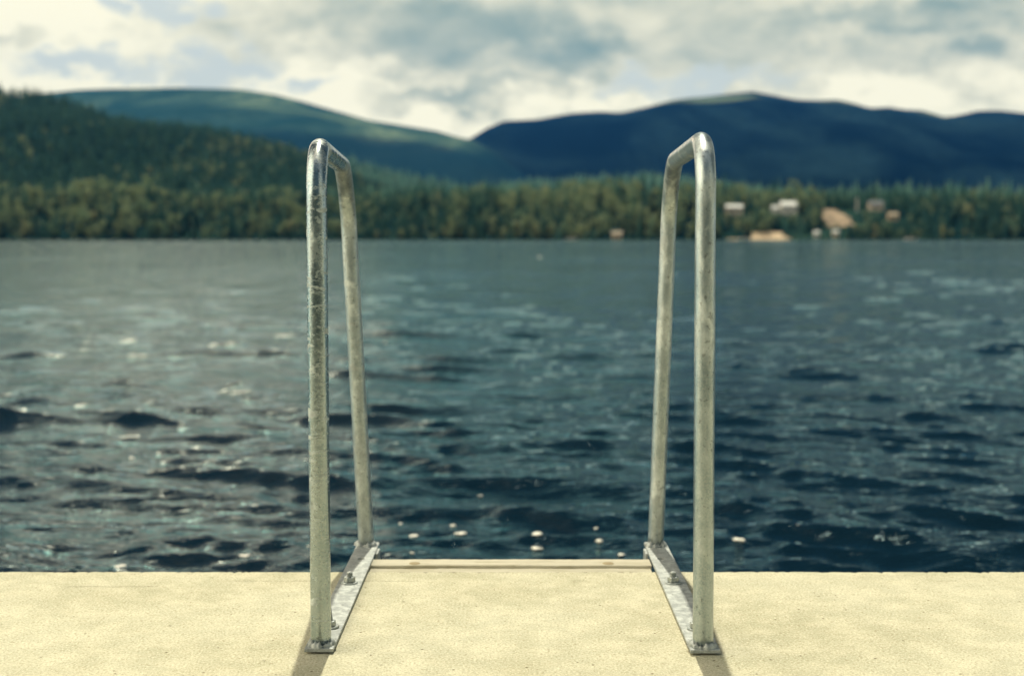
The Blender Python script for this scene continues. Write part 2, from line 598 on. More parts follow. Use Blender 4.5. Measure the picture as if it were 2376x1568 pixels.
# ------------------------------------------------------------------ two wooden edge boards between the rails
def board(x0, x1, y0, y1, z0, z1, seed, label):
    r = random.Random(seed)
    bm = bmesh.new()
    n = 60
    ring = []
    for i in range(n + 1):
        x = x0 + (x1 - x0) * i / n
        w = .0012 * math.sin(i * .35 + seed) + r.uniform(-.0004, .0004)
        h = r.uniform(-.0003, .0003)
        c = .003
        pr = [(y0 + w, z0), (y1 + w, z0), (y1 + w, z1 - c + h), (y1 + w - c, z1 + h), (y0 + w + c * .5, z1 + h), (y0 + w, z1 - c * .5 + h)]
        ring.append([bm.verts.new((x, y, z)) for y, z in pr])
    for a, b in zip(ring, ring[1:]):
        for k in range(6):
            bm.faces.new((a[k], a[(k + 1) % 6], b[(k + 1) % 6], b[k]))
    bm.faces.new(ring[0][::-1])
    bm.faces.new(ring[-1])
    o = from_bm('wooden_board', bm, M_WOOD)
    o.data.materials[0] = M_WOOD
    return tag(o, label, 'board')


board(-.318, .300, 2.7835, 2.8165, -.14, -.003, 2, 'narrow weathered board wedged between the concrete edge and the plugged timber')
outer = board(-.318, .303, 2.8185, 2.876, -.14, .003, 9, 'pale timber with two dark plugs capping the dock edge between the rails')
for u in (962, 1411):
    c = at(u, 1306.5, Z=.003)
    bm = bmesh.new()
    prof = [(.0, .0006), (.007, .0007), (.0115, .0004), (.0135, -.0012), (.0135, -.004)]
    rings = lathe(bm, prof[1:], 28, (c.x, c.y, .0034))
    bm.faces.new(rings[0])
    from_bm('plug', bm, M_PLUG, outer, True)


# ------------------------------------------------------------------ handrails
def tube_path(pts, radius, bends, n=16):
    out = [pts[0]]
    for a, b, c, bend in zip(pts, pts[1:], pts[2:], bends):
        d1, d2 = (a - b).normalized(), (c - b).normalized()
        ang = d1.angle(d2)
        L = bend / math.tan(ang / 2)
        p, q = b + d1 * L, b + d2 * L
        bis = (d1 + d2).normalized()
        ctr = b + bis * (bend / math.sin(ang / 2))
        v1, v2 = p - ctr, q - ctr
        tot = v1.angle(v2)
        for i in range(n + 1):
            s = i / n
            out.append(ctr + (v1 * math.sin((1 - s) * tot) + v2 * math.sin(s * tot)) / math.sin(tot))
    out.append(pts[-1])
    dense = [out[0]]
    for a, b in zip(out, out[1:]):
        k = max(1, int((b - a).length / .02))
        dense += [a.lerp(b, (i + 1) / k) for i in range(k)]
    return dense


def sweep(bm, path, radius, segs, seed):
    r = random.Random(seed)
    nrm = Vector((1, 0, 0))
    rings = []
    for i, p in enumerate(path):
        t = (path[min(i + 1, len(path) - 1)] - path[max(i - 1, 0)]).normalized()
        nrm = (nrm - t * nrm.dot(t)).normalized()
        bn = t.cross(nrm)
        rr = radius * (1 + r.uniform(-.004, .004))
        rings.append([bm.verts.new(p + (nrm * math.cos(2 * math.pi * k / segs) + bn * math.sin(2 * math.pi * k / segs)) * rr) for k in range(segs)])
    for a, b in zip(rings, rings[1:]):
        for k in range(segs):
            bm.faces.new((a[k], a[(k + 1) % segs], b[(k + 1) % segs], b[k]))
    bm.faces.new(rings[0][::-1])
    bm.faces.new(rings[-1])


def weld_ring(name, c, r_tube, seed, parent, mat, lump=1.0):
    r = random.Random(seed)
    bm = bmesh.new()
    segs, m = 56, 8
    rings = []
    ph = [r.uniform(0, 6.28) for _ in range(4)]
    for i in range(segs):
        a = 2 * math.pi * i / segs
        k = 1 + .32 * math.sin(3 * a + ph[0]) + .25 * math.sin(7 * a + ph[1]) + .22 * math.sin(13 * a + ph[2]) + r.uniform(-.12, .12)
        w = .0068 * max(.35, k) * lump
        h = .0075 * max(.4, k) * lump
        ring = []
        for j in range(m):
            s = j / (m - 1)
            rad = r_tube - .0008 + w * (1 - s) ** 1.0 + .0015 * math.sin(s * math.pi)
            z = h * s + .0018 * math.sin(s * math.pi)
            ring.append(bm.verts.new((c.x + rad * math.cos(a), c.y + rad * math.sin(a), c.z + z)))
        rings.append(ring)
    for i in range(segs):
        a, b = rings[i], rings[(i + 1) % segs]
        for j in range(m - 1):
            bm.faces.new((a[j], b[j], b[j + 1], a[j + 1]))
    return from_bm(name, bm, mat, parent, True)


def plate(x0, x1, y0, y1, z0, z1, hole, parent, taper):
    """flat bar with a drilled hole; its far end is cropped"""
    bm = bmesh.new()
    hx, hy, hr = hole
    N = 32
    s = hr * 2.0
    sq, ci = [], []
    for i in range(N):
        a = 2 * math.pi * (i + .5) / N
        ca, sa = math.cos(a), math.sin(a)
        k = s / max(abs(ca), abs(sa))
        sq.append((hx + ca * k, hy + sa * k))
        ci.append((hx + ca * hr, hy + sa * hr))
    xm0, xm1 = hx - s, hx + s
    layers = []
    for z in (z0, z1):
        cv = [bm.verts.new((x, y, z)) for x, y in ci]
        sv = [bm.verts.new((x, y, z)) for x, y in sq]
        out = [bm.verts.new((x, y, z)) for x, y in ((x0, y0), (x1, y0), (x1, y1 - taper), (x1 - taper * .6, y1), (x0 + taper * .6, y1), (x0, y1 - taper))]
        for i in range(N):
            j = (i + 1) % N
            bm.faces.new((cv[i], cv[j], sv[j], sv[i]) if z == z1 else (cv[j], cv[i], sv[i], sv[j]))
        layers.append((cv, sv, out))
        # fill between the square ring and the outline
        def pick(cond):
            return [v for v in sv if cond(v.co)]
        eps = 1e-6
        front = sorted([v for v in sv if abs(v.co.y - (hy - s)) < 1e-5], key=lambda v: v.co.x)
        back = sorted([v for v in sv if abs(v.co.y - (hy + s)) < 1e-5], key=lambda v: v.co.x)
        left = sorted([v for v in sv if abs(v.co.x - (hx - s)) < 1e-5], key=lambda v: v.co.y)
        right = sorted([v for v in sv if abs(v.co.x - (hx + s)) < 1e-5], key=lambda v: v.co.y)
        bm.faces.new([out[0], out[1]] + front[::-1])
        bm.faces.new([out[3], out[4]] + back)
        bm.faces.new([out[1], out[2], out[3]] + [back[-1]] + right[::-1] + [front[-1]])
        bm.faces.new([out[4], out[5], out[0]] + [front[0]] + left + [back[0]])
    (c0, s0, o0), (c1, s1, o1) = layers
    for i in range(6):
        j = (i + 1) % 6
        bm.faces.new((o0[i], o0[j], o1[j], o1[i]))
    for i in range(N):
        j = (i + 1) % N
        bm.faces.new((c0[j], c0[i], c1[i], c1[j]))
    o = from_bm('base_plate', bm, M_PLATE, parent)
    md = o.modifiers.new('worn edges', 'BEVEL')
    md.width = .0009
    md.segments = 2
    md.limit_method = 'ANGLE'
    return o


def anchor(x, y, z, height, rad, tilt, parent, seed):
    """threaded stud > nut, washer"""
    r = random.Random(seed)
    bm = bmesh.new()
    prof = []
    zz = -.02
    pitch = .0019
    prof.append((rad * .86, zz))
    zz = .006
    while zz < height - .002:
        prof += [(rad * .84, zz), (rad, zz + pitch * .45), (rad, zz + pitch * .6)]
        zz += pitch
    prof += [(rad * .82, height - .0012), (rad * .66, height)]
    rings = lathe(bm, prof, 20)
    bm.faces.new(rings[-1])
    stud = from_bm('anchor_bolt', bm, M_FAST, parent)
    stud.location = (x, y, z)
    stud.rotation_euler = tilt
    # washer
    bm = bmesh.new()
    R = rad * 2.75
    lathe(bm, [(rad * .9, .0002), (R, .0002), (R, .0022), (R - .0006, .0030), (rad * .9, .0030)], 36)
    w = from_bm('washer', bm, M_FAST, stud)
    # hexagonal nut with chamfered crown
    bm = bmesh.new()
    A, H, z0 = rad * 1.92, rad * 1.75, .0031
    a0 = r.uniform(0, 1.0)
    lv = []
    for k, (s, zc) in enumerate(((.93, 0), (1, .0008), (1, H - .0012), (.9, H))):
        lv.append([bm.verts.new((A * s * math.cos(a0 + i * math.pi / 3), A * s * math.sin(a0 + i * math.pi / 3), z0 + zc)) for i in range(6)])
    for a, b in zip(lv, lv[1:]):
        for i in range(6):
            j = (i + 1) % 6
            bm.faces.new((a[i], a[j], b[j], b[i]))
    bm.faces.new(lv[-1])
    bm.faces.new(lv[0][::-1])
    nut = from_bm('nut', bm, M_FAST, stud)
    md = nut.modifiers.new('worn edges', 'BEVEL')
    md.width = .0004
    return stud


TUBE_R = .0176


def handrail(sign, near_base, near_top, far_base, far_top, bar_z, label, mat, seed, bolts, hole_px, plate_x):
    root = empty('handrail', (near_base[0], near_base[1], 0))
    tag(root, label, 'handrail', 'handrails on the dock edge')
    off = Vector(root.location)
    PZ0, PZ1 = .0036, .0098
    pts = [Vector((near_base[0], near_base[1], PZ1)), Vector((near_top[0], near_top[1], bar_z)),
           Vector((far_top[0], far_top[1], bar_z)), Vector((far_base[0], far_base[1], PZ1))]
    bm = bmesh.new()
    sweep(bm, [p - off for p in tube_path(pts, TUBE_R, (.088, .150))], TUBE_R, 40, seed)
    from_bm('rail_tube', bm, mat, root, True)
    hp = at(*hole_px, Z=PZ1)
    plate(plate_x[0] - off.x, plate_x[1] - off.x, near_base[1] - .0245 - off.y, 3.012 - off.y, PZ0, PZ1,
          (hp.x - off.x, hp.y - off.y, .0085), root, .006)
    weld_ring('weld', Vector((near_base[0], near_base[1], PZ1 - .0003)) - off, TUBE_R, seed + 1, root, M_PLATE)
    weld_ring('weld', Vector((far_base[0], far_base[1], PZ1 - .0003)) - off, TUBE_R, seed + 2, root, M_PLATE, 1.1)
    for i, (u, v, h, rad, tilt) in enumerate(bolts):
        c = at(u, v, Z=PZ1)
        anchor(c.x - off.x, c.y - off.y, PZ1, h, rad, tilt, root, seed + 5 + i)
        bm = bmesh.new()
        lathe(bm, [(.006, -.0002), (.02, -.0002), (.02, .0035), (.006, .0035)], 28, (c.x - off.x, c.y - off.y, 0))
        from_bm('spacer', bm, M_FAST, root)
    # hanger that runs down the dock face from the overhanging end of the flat bar
    inner = plate_x[1] if sign < 0 else plate_x[0]
    a, b = (inner + .0005, inner + .0065) if sign < 0 else (inner - .0065, inner - .0005)
    bm = bmesh.new()
    box(bm, a - off.x, b - off.x, 2.905 - off.y, 2.955 - off.y, -.75, PZ1 - .002)
    o = from_bm('hanger', bm, M_PLATE, root)
    md = o.modifiers.new('worn edges', 'BEVEL')
    md.width = .0008
    return root


def X_at(u, Y):
    return at(u, 784, Y=Y).x


nb_l = at(745, 1494, Z=.0098)
nb_r = at(1631, 1497, Z=.0098)
fb_l = at(850, 1264, Z=.0098)
fb_r = at(1521, 1265, Z=.0098)
handrail(-1, (nb_l.x, nb_l.y), (at(733, 400, Y=nb_l.y).x, nb_l.y + .004), (fb_l.x, fb_l.y), (at(803, 390, Y=fb_l.y).x, fb_l.y - .005), .8665,
         'left galvanised handrail loop with flaky scratched zinc on a bolted flat bar', M_GALV_WORN, 3,
         [(811, 1352, .0235, .0062, (0, .03, 0)), (768, 1455, .058, .0055, (.02, -.12, 0))], (838, 1295.5), (nb_l.x - .0255, nb_l.x + .0245))
handrail(1, (nb_r.x, nb_r.y), (at(1638, 400, Y=nb_r.y).x, nb_r.y + .004), (fb_r.x, fb_r.y), (at(1556, 390, Y=fb_r.y).x, fb_r.y - .005), .877,
         'right galvanised handrail loop, slightly taller, with matt speckled zinc on a bolted flat bar', M_GALV_DULL, 23,
         [(1562, 1352, .0235, .0062, (0, -.03, 0)), (1613, 1459, .055, .0055, (0, .03, 0))], (1534, 1295.5), (nb_r.x - .0245, nb_r.x + .0265))

# ------------------------------------------------------------------ lake
nr = np.random.default_rng(12)
NW = 120
lam = np.exp(nr.uniform(math.log(.10), math.log(5.0), NW))
thw = math.radians(252) + nr.normal(0, 1, NW) * np.where(lam < .6, .75, .5)      # the wind blows towards the dock and to the left
amp = .0033 * lam ** 0.68 * nr.uniform(.5, 1.4, NW) * np.where(lam > 1.1, .42, 1.3)
phs = nr.uniform(0, 6.28, NW)
kx, ky = 2 * np.pi / lam * np.cos(thw), 2 * np.pi / lam * np.sin(thw)


def wave(x, y, spacing):
    z = np.zeros_like(x)
    wx = x + .12 * np.sin(.9 * y + .5 * x) + .05 * np.sin(3.1 * x - 1.7 * y)
    wy = y + .12 * np.sin(1.1 * x - .4 * y)
    for i in range(NW):
        cut = smoothstep(lam[i] / spacing, 2.5, 5.0)
        ph = wx * kx[i] + wy * ky[i] + phs[i]
        z += cut * amp[i] * (np.sin(ph) - .22 * np.cos(2 * ph))
    gust = .75 + .35 * np.sin(.21 * x + .13 * y + 1.0) * np.sin(.09 * y - .17 * x)
    return WATER_Z + z * gust * (.92 + 3.0 * z)


NROW, NCOL = 760, 720
yy = 2.62 * np.exp(np.linspace(0, math.log(742 / 2.62), NROW))
uu = np.linspace(-1, 1, NCOL)
ss = uu * (.62 + 1.1 * uu ** 4)
Yg = np.repeat(yy[:, None], NCOL, 1)
Xg = ss[None, :] * (Yg * .80 + 2.2 + 6.0 * smoothstep(Yg, 10, 40))
sp = np.maximum(Yg * (math.log(742 / 2.62) / NROW), np.gradient(ss)[None, :] * (Yg * .80 + 2.2))
Zg = wave(Xg, Yg, sp)
V = np.stack([Xg, Yg, Zg], -1).reshape(-1, 3)
ii = np.arange((NROW - 1) * NCOL).reshape(NROW - 1, NCOL)[:, :-1].ravel()
F = np.stack([ii, ii + 1, ii + NCOL + 1, ii + NCOL], 1)
lake = from_np('water', V, F, M_WATER, smooth=True)
tag(lake, 'dark choppy lake water between the dock and the far shore', None, None, 'structure')
# calm sheets on either side so that the lake goes on beyond the waves modelled in detail
for s in (-1, 1):
    ys_ = 2.62 * np.exp(np.linspace(0, math.log(742 / 2.62), 60))
    inn = 1.72 * (ys_ * .80 + 2.2 + 6.0 * smoothstep(ys_, 10, 40))
    vv, ff = [], []
    for y, a in zip(ys_, inn):
        vv += [(s * a * .985, y, WATER_Z - .03), (s * (a + 1500), y, WATER_Z - .03)]
    for i in range(len(ys_) - 1):
        ff.append((2 * i, 2 * i + 1, 2 * i + 3, 2 * i + 2) if s > 0 else (2 * i + 1, 2 * i, 2 * i + 2, 2 * i + 3))
    tag(from_np('water', np.array(vv), np.array(ff), M_WATER), 'open lake water at the side of the view', None, None, 'structure')

vv = np.array([(-500, -420, WATER_Z), (500, -420, WATER_Z), (500, 2.65, WATER_Z - .03), (-500, 2.65, WATER_Z - .03)])
tag(from_np('water', vv, np.array([[0, 1, 2, 3]]), M_WATER), 'lake water behind the dock', None, None, 'structure')

# foam flecks
flecks = [(1716, 1254, 25, 20), (1068, 1239, 24, 16), (1245, 1240, 24, 17), (1248, 1273, 28, 14), (1390, 1257, 20, 18),
          (960, 1244, 19, 11), (567, 1290, 22, 13), (277, 1315, 26, 12), (1050, 1220, 13, 10), (930, 1216, 10, 9),
          (1287, 1230, 15, 11), (1442, 1287, 15, 9), (610, 1273, 8, 7), (717, 1267, 9, 9), (1115, 1150, 10, 6),
          (1382, 1226, 10, 8), (1857, 1218, 22, 6), (1913, 1224, 16, 6), (957, 1283, 10, 8), (1253, 598, 9, 7),
          (1474, 822, 9, 8), (894, 796, 8, 6), (305, 1063, 12, 7), (1860, 1284, 10, 7)]
big_labels = {0: 'largest white foam fleck, floating right of the right handrail',
              1: 'oval white foam fleck nearest the left handrail of the big ones inside the opening',
              2: 'white foam fleck floating above another, left of the middle between the rails',
              3: 'flat wide foam fleck closest to the plugged timber',
              4: 'white foam fleck floating nearest the right handrail inside the opening',
              6: 'small white foam fleck floating just left of the left handrail',
              7: 'flat foam fleck at the concrete edge, leftmost by the dock'}
for i, (u, v, w, h) in enumerate(flecks):
    c = at(u, v, Z=WATER_Z)
    for _ in range(3):
        zz = float(wave(np.array([c.x]), np.array([c.y]), np.array([max(.02, c.y * .0075)]))[0])
        c = at(u, v, Z=zz)
    t = c.length
    r = random.Random(i)
    rx = w / FPX * t / 2 * .92
    rz = h / FPX * t / 2 * .5
    ry = rx * r.uniform(.9, 1.25)
    bm = bmesh.new()
    bmesh.ops.create_icosphere(bm, subdivisions=3, radius=1)
    p1, p2 = r.uniform(0, 6), r.uniform(0, 6)
    for vt in bm.verts:
        k = 1 + .22 * math.sin(3 * vt.co.x + p1) + .20 * math.sin(4 * vt.co.y + 2 * vt.co.x + p2) + .05 * math.sin(11 * vt.co.x + 9 * vt.co.y + p1)
        vt.co = Vector((vt.co.x * rx * k, vt.co.y * ry * k, vt.co.z * rz * k * (1 if vt.co.z > 0 else .5)))
    o = from_bm('foam_fleck', bm, M_FOAM, None, True)
    o.location = c + Vector((0, 0, rz * .35))
    o.rotation_euler = (0, 0, r.uniform(-.4, .4))
    if i in big_labels:
        tag(o, big_labels[i], 'foam', 'foam flecks drifting on the lake')
    else:
        tag(o, 'tiny pale foam fleck drifting on the dark water', 'foam', 'foam flecks drifting on the lake')

# ------------------------------------------------------------------ far shore and hills
def fnoise(x, y, seed, scale, octaves=5):
    r = np.random.default_rng(seed)
    z = np.zeros_like(x)
    a, s = 1.0, 1.0 / scale
    for o in range(octaves):
        for _ in range(4):
            th = r.uniform(0, 6.28)
            z += a / 4 * np.sin((x * math.cos(th) + y * math.sin(th)) * s * 6.28 * r.uniform(.7, 1.3) + r.uniform(0, 6.28) + z * 1.2)
        a *= .5
        s *= 2
    return z


class Ridge:
    """a hill whose crest, at distance R, passes through the given picture positions"""
    def __init__(self, crest, R, foot, power, rough, seed, lift=0.0, wobble=0.0):
        P = [at(u, v, Y=R) for u, v in crest]
        self.px = np.array([p.x for p in P])
        self.pz = np.array([p.z - lift for p in P])
        self.R, self.foot, self.power, self.rough, self.seed, self.wobble = R, foot, power, rough, seed, wobble

    def h(self, x, y):
        # follow the crest along sight lines so that the skyline keeps its shape
        xr = x * self.R / np.maximum(y, 1.0)
        xr = np.where(y > self.R, x, xr)
        z = np.interp(xr, self.px, self.pz)
        t = (y - self.foot) / (self.R - self.foot)
        up_ = np.clip(t, 0, 1) ** self.power
        z = z * np.where(t <= 1, up_, 1 - .45 * np.clip(t - 1, 0, 2) ** 1.2)
        n = fnoise(x, y, self.seed, self.rough * 9)
        return z + n * self.rough * .16 * np.clip(t * 2, 0, 1) * np.clip(np.abs(1 - t) * 3 + .12, 0, 1) - np.where(t < 0, 8, 0)


def terrain(name, fn, x_half, y0, y1, nx, ny, mat, label):
    s = np.linspace(-1, 1, nx)
    y = np.linspace(y0, y1, ny)
    Y = np.repeat(y[:, None], nx, 1)
    X = s[None, :] * x_half(Y)
    Z = fn(X, Y)
    V = np.stack([X, Y, Z], -1).reshape(-1, 3)
    i = np.arange((ny - 1) * nx).reshape(ny - 1, nx)[:, :-1].ravel()
    o = from_np(name, V, np.stack([i, i + 1, i + nx + 1, i + nx], 1), mat, smooth=True)
    tag(o, label, None, None, 'structure')
    return o


fan = lambda Y: Y * 1.15 + 200
crestA = [(-2600, 330), (-1700, 210), (-900, 130), (-400, 150), (0, 196), (120, 216), (250, 262), (330, 275), (500, 297), (600, 319), (700, 344), (760, 368), (830, 400), (880, 427), (960, 460),
          (1080, 505), (1200, 535), (1350, 560), (3200, 565)]
crestB = [(-900, 230), (-400, 225), (-100, 235), (100, 213), (180, 205), (240, 203), (420, 200), (560, 203), (640, 216), (700, 231), (770, 252), (850, 276),
          (950, 293), (1010, 303), (1060, 318), (1095, 325), (1140, 352), (1190, 392), (1250, 440), (1350, 500), (1600, 545), (3200, 560)]
crestC = [(-900, 545), (500, 520), (800, 455), (950, 395), (1040, 345), (1090, 321), (1130, 297), (1170, 281), (1215, 280), (1250, 279), (1330, 266), (1395, 262), (1440, 265),
          (1500, 252), (1560, 236), (1600, 231), (1650, 227), (1700, 222), (1745, 217), (1800, 226), (1850, 235), (1900, 236), (1940, 233), (1975, 240), (2020, 252),
          (2060, 250), (2100, 256), (2140, 258), (2170, 266), (2190, 273), (2220, 270), (2270, 259), (2320, 258), (2376, 263), (2600, 250), (3200, 210)]
crestC2 = [(-900, 560), (1200, 556), (1450, 430), (1600, 330), (1750, 290), (1900, 272), (2050, 262), (2150, 280), (2250, 290), (2376, 282), (2700, 260), (3200, 240)]
crestD = [(-900, 545), (500, 430), (760, 350), (830, 362), (930, 392), (1030, 412), (1090, 436), (1140, 428), (1200, 417), (1260, 411), (1330, 410), (1420, 402),
          (1500, 397), (1580, 402), (1660, 415), (1800, 440), (1950, 450), (2376, 470), (3200, 500)]
TREE_A, TREE_D = 15.0, 16.0
rA = Ridge(crestA, 1500, 800, 1.15, 90, 3, lift=TREE_A * .8)
rD = Ridge(crestD, 2200, 1050, 1.25, 120, 8, lift=TREE_D * .7)
rB = Ridge(crestB, 4200, 1900, 1.1, 330, 5)
rC = Ridge(crestC, 5400, 2400, 1.1, 380, 7)
rC2 = Ridge(crestC2, 4300, 2000, 1.0, 300, 17)


def shore_h(x, y):
    z = -1.2 + 20 * smoothstep(y, 734, 812) + 10 * smoothstep(y, 815, 1100) + 1.2 * np.sin(x * .021 + 1) * smoothstep(y, 745, 800)
    return z + .7 * fnoise(x, y, 2, 60, 3) * smoothstep(y, 740, 780)


def land_h(x, y):
    return np.maximum(np.maximum(shore_h(x, y), rA.h(x, y)), rD.h(x, y))


M_B = mat_hill('mixed_forest_cover', (.014, .052, .062), (.070, .130, .105), (.17, .235, .155), .0026, .53, (.008, .030, .045))  # sunlit patches and shaded lower slopes are put into the colour
M_C = mat_hill('shadowed_forest_cover', (.0004, .0035, .009), (.011, .028, .034), (.075, .12, .085), .0022, .64, None,
               [(tuple(at(1640, 246, Y=5250)), (150, 34)), (tuple(at(1575, 240, Y=5300)), (90, 14)), (tuple(at(1945, 240, Y=5300)), (110, 14)), (tuple(at(2160, 268, Y=5300)), (120, 14))])  # cloud shadow put into the mountain's dark colour, with painted sunlit patches
terrain('shore', land_h, fan, 728, 2500, 560, 420, M_FLOOR, 'wooded far shore rising from the lake')
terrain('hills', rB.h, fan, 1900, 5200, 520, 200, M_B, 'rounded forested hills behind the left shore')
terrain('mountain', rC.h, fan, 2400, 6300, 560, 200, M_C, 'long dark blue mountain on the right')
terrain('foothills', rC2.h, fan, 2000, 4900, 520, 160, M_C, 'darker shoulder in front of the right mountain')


def bank_h(x, y):
    d = -y
    return -2.0 + 34 * smoothstep(d, 30, 190) + 2.5 * fnoise(x, y, 44, 50, 4) * smoothstep(d, 40, 90)


# unseen dark wooded bank, added behind the dock for the tubes' reflections
M_BANK = mat_hill('added_bank_cover', (.008, .020, .022), (.016, .034, .030), (.03, .05, .035), .05, .7)
terrain('bank', bank_h, lambda Y: np.full_like(Y, 260.0), -9.0, -400, 120, 90, M_BANK, 'unseen dark wooded bank added behind the dock for reflections')


# ------------------------------------------------------------------ trees
def conifer(seed, levels, blades):
    """tiered conifer of unit height: drooping ragged branch blades around a stem; returns verts, tris, material index"""
    r = random.Random(seed)
    v, f = [], []
    for L in range(levels):
        s = L / (levels - 1)
        z = .10 + .86 * s
        rad = .17 * (1 - s) ** .85 + .012
        a0 = r.uniform(0, 6.28)
        for b in range(blades):
            a = a0 + 6.283 * b / blades + r.uniform(-.25, .25)
            rr = rad * r.uniform(.65, 1.2)
            w = 3.6 / blades * rr * r.uniform(.7, 1.1)
            dz = rr * r.uniform(.25, .65)
            ca, sa = math.cos(a), math.sin(a)
            n = len(v)
            v += [(0, 0, z + .05 * r.uniform(.6, 1.3)), (ca * rr * .7 - sa * w, sa * rr * .7 + ca * w, z - dz * .55),
                  (ca * rr, sa * rr, z - dz), (ca * rr * .7 + sa * w, sa * rr * .7 - ca * w, z - dz * .55)]
            f += [(n, n + 1, n + 2), (n, n + 2, n + 3)]
    nl = len(f)
    n = len(v)
    for a in (0, 2.1, 4.2):
        v += [(.012 * math.cos(a), .012 * math.sin(a), -.02), (.004 * math.cos(a), .004 * math.sin(a), .6)]
    for i in range(3):
        j = (i + 1) % 3
        f += [(n + 2 * i, n + 2 * j, n + 2 * j + 1), (n + 2 * i, n + 2 * j + 1, n + 2 * i + 1)]
    mi = [0] * nl + [1] * (len(f) - nl)
    return np.array(v), np.array(f), np.array(mi)


def broadleaf(seed, clumps, leaves):
    """leafy tree of unit height: leaf clusters spread through several lobes, forked trunk"""
    r = random.Random(seed)
    v, f = [], []
    lobes = []
    for c in range(clumps):
        s = r.random()
        a = r.uniform(0, 6.28)
        z = .25 + .62 * s
        q = .20 * math.sqrt(max(.05, 1 - ((z - .5) / .5) ** 2)) * r.uniform(.3, 1.1)
        lobes.append((q * math.cos(a), q * math.sin(a), z, r.uniform(.07, .13)))
    for cx, cy, cz, cr_ in lobes:
        for _ in range(leaves):
            while True:
                d = Vector((r.uniform(-1, 1), r.uniform(-1, 1), r.uniform(-1, 1)))
                if .35 < d.length < 1:
                    break
            p = Vector((cx, cy, cz)) + d * cr_
            s = cr_ * r.uniform(.30, .55)
            ax = (d.normalized() + Vector((r.uniform(-.6, .6), r.uniform(-.6, .6), r.uniform(-.2, .8)))).normalized()
            b1 = ax.orthogonal().normalized()
            b2 = ax.cross(b1)
            n = len(v)
            v += [tuple(p + b1 * s), tuple(p + b2 * s * .8), tuple(p - b1 * s), tuple(p - b2 * s * .8)]
            f += [(n, n + 1, n + 2), (n, n + 2, n + 3)]
    nl = len(f)

    def limb(a, b, ra, rb):
        d = (b - a).normalized()
        e1_ = d.orthogonal().normalized()
        e2_ = d.cross(e1_)
        n = len(v)
        for k in range(4):
            u = e1_ * math.cos(k * 1.571) + e2_ * math.sin(k * 1.571)
            v.append(tuple(a + u * ra))
            v.append(tuple(b + u * rb))
        for k in range(4):
            j = (k + 1) % 4
            f.append((n + 2 * k, n + 2 * j, n + 2 * j + 1))
            f.append((n + 2 * k, n + 2 * j + 1, n + 2 * k + 1))
    top = Vector((r.uniform(-.02, .02), r.uniform(-.02, .02), .45))
    limb(Vector((0, 0, -.02)), top, .016, .009)
    for cx, cy, cz, _ in lobes[:4]:
        limb(top * .8, Vector((cx, cy, cz)), .007, .003)
    mi = [0] * nl + [1] * (len(f) - nl)
    return np.array(v), np.array(f), np.array(mi)


# houses and other clearings: no trees stand between these and the lake
# (u, v of the foot, distance)
keep_clear = []


def clear_for(u0, u1, Y, margin=6, back=8):
    xa, xb = at(u0, 552, Y=Y).x, at(u1, 552, Y=Y).x
    keep_clear.append((xa, xb, Y, margin, back))


clear_for(1678, 1726, 792)
clear_for(1786, 1848, 796)
clear_for(1916, 1992, 776, 6, 30)
clear_for(1800, 1858, 752)
clear_for(1700, 1800, 742)
clear_for(1880, 1908, 752)
clear_for(1926, 1950, 752)
clear_for(2056, 2082, 782)
clear_for(1418, 1444, 748)
clear_for(2016, 2044, 803)

tr = np.random.default_rng(77)


def scatter(n, x_half, y0, y1, x_lo=-9e9, x_hi=9e9):
    y = np.sqrt(tr.uniform(y0 ** 2, y1 ** 2, n))
    x = tr.uniform(-1, 1, n) * x_half(y)
    k = (x > x_lo) & (x < x_hi)
    return x[k], y[k]


def room(x, y, z):
    """how tall a tree may grow at (x, y) without hiding one of the clearings or houses behind it from the dock"""
    cap = np.full(len(x), 99.0)
    for xa, xb, Y, mg, back in keep_clear:
        ua, ub = (xa - mg * .4) / Y, (xb + mg * .4) / Y
        inside = (x / y > ua) & (x / y < ub) & (y < Y + back)
        base = land_h(np.array([(xa + xb) / 2]), np.array([float(Y)]))[0] + .6
        top = CAM_H + (base - CAM_H) * y / Y
        lim = np.where(y > Y - 7, -1, top - z)
        if mg == 0:
            lim = np.where(np.sin(x * 37.7 + y * 91.3) > -.5, 3.5 + 2.5 * np.sin(x * 13.1), -1.0)
        cap = np.where(inside, np.minimum(cap, lim), cap)
    return cap


view = lambda y: y * .80 + 20
x1, y1 = scatter(9600, view, 739, 880)
k = room(x1, y1, land_h(x1, y1)) > 1.5
x1, y1 = x1[k], y1[k]
# individuals: the 280 trees nearest the water inside the view
inview = np.where(np.abs(x1) < y1 * .400)[0]
front = inview[np.argsort(y1[inview])[:280]]
rest = np.ones(len(x1), bool)
rest[front] = False

CON = [conifer(i, 11, 7) for i in range(5)]
BRO = [broadleaf(40 + i, 11, 9) for i in range(5)]
CON_HI = [conifer(100 + i, 18, 9) for i in range(4)]
BRO_HI = [broadleaf(140 + i, 16, 16) for i in range(4)]


def broad_share(x, y):
    """leafy trees line the shore and the warmer belt above it; conifers take over uphill"""
    b = .52 - .45 * smoothstep(y, 800, 980)
    b = b + .25 * np.sin(x * .013 + 2.0) * np.sin(x * .031) - .14 * smoothstep(x, 130, 240) + .28 * np.exp(-((x - 45) / 60.0) ** 2)
    return np.clip(b, .0, .85)


def hue(x, y):
    return fnoise(x, y, 91, 120, 3) * .2


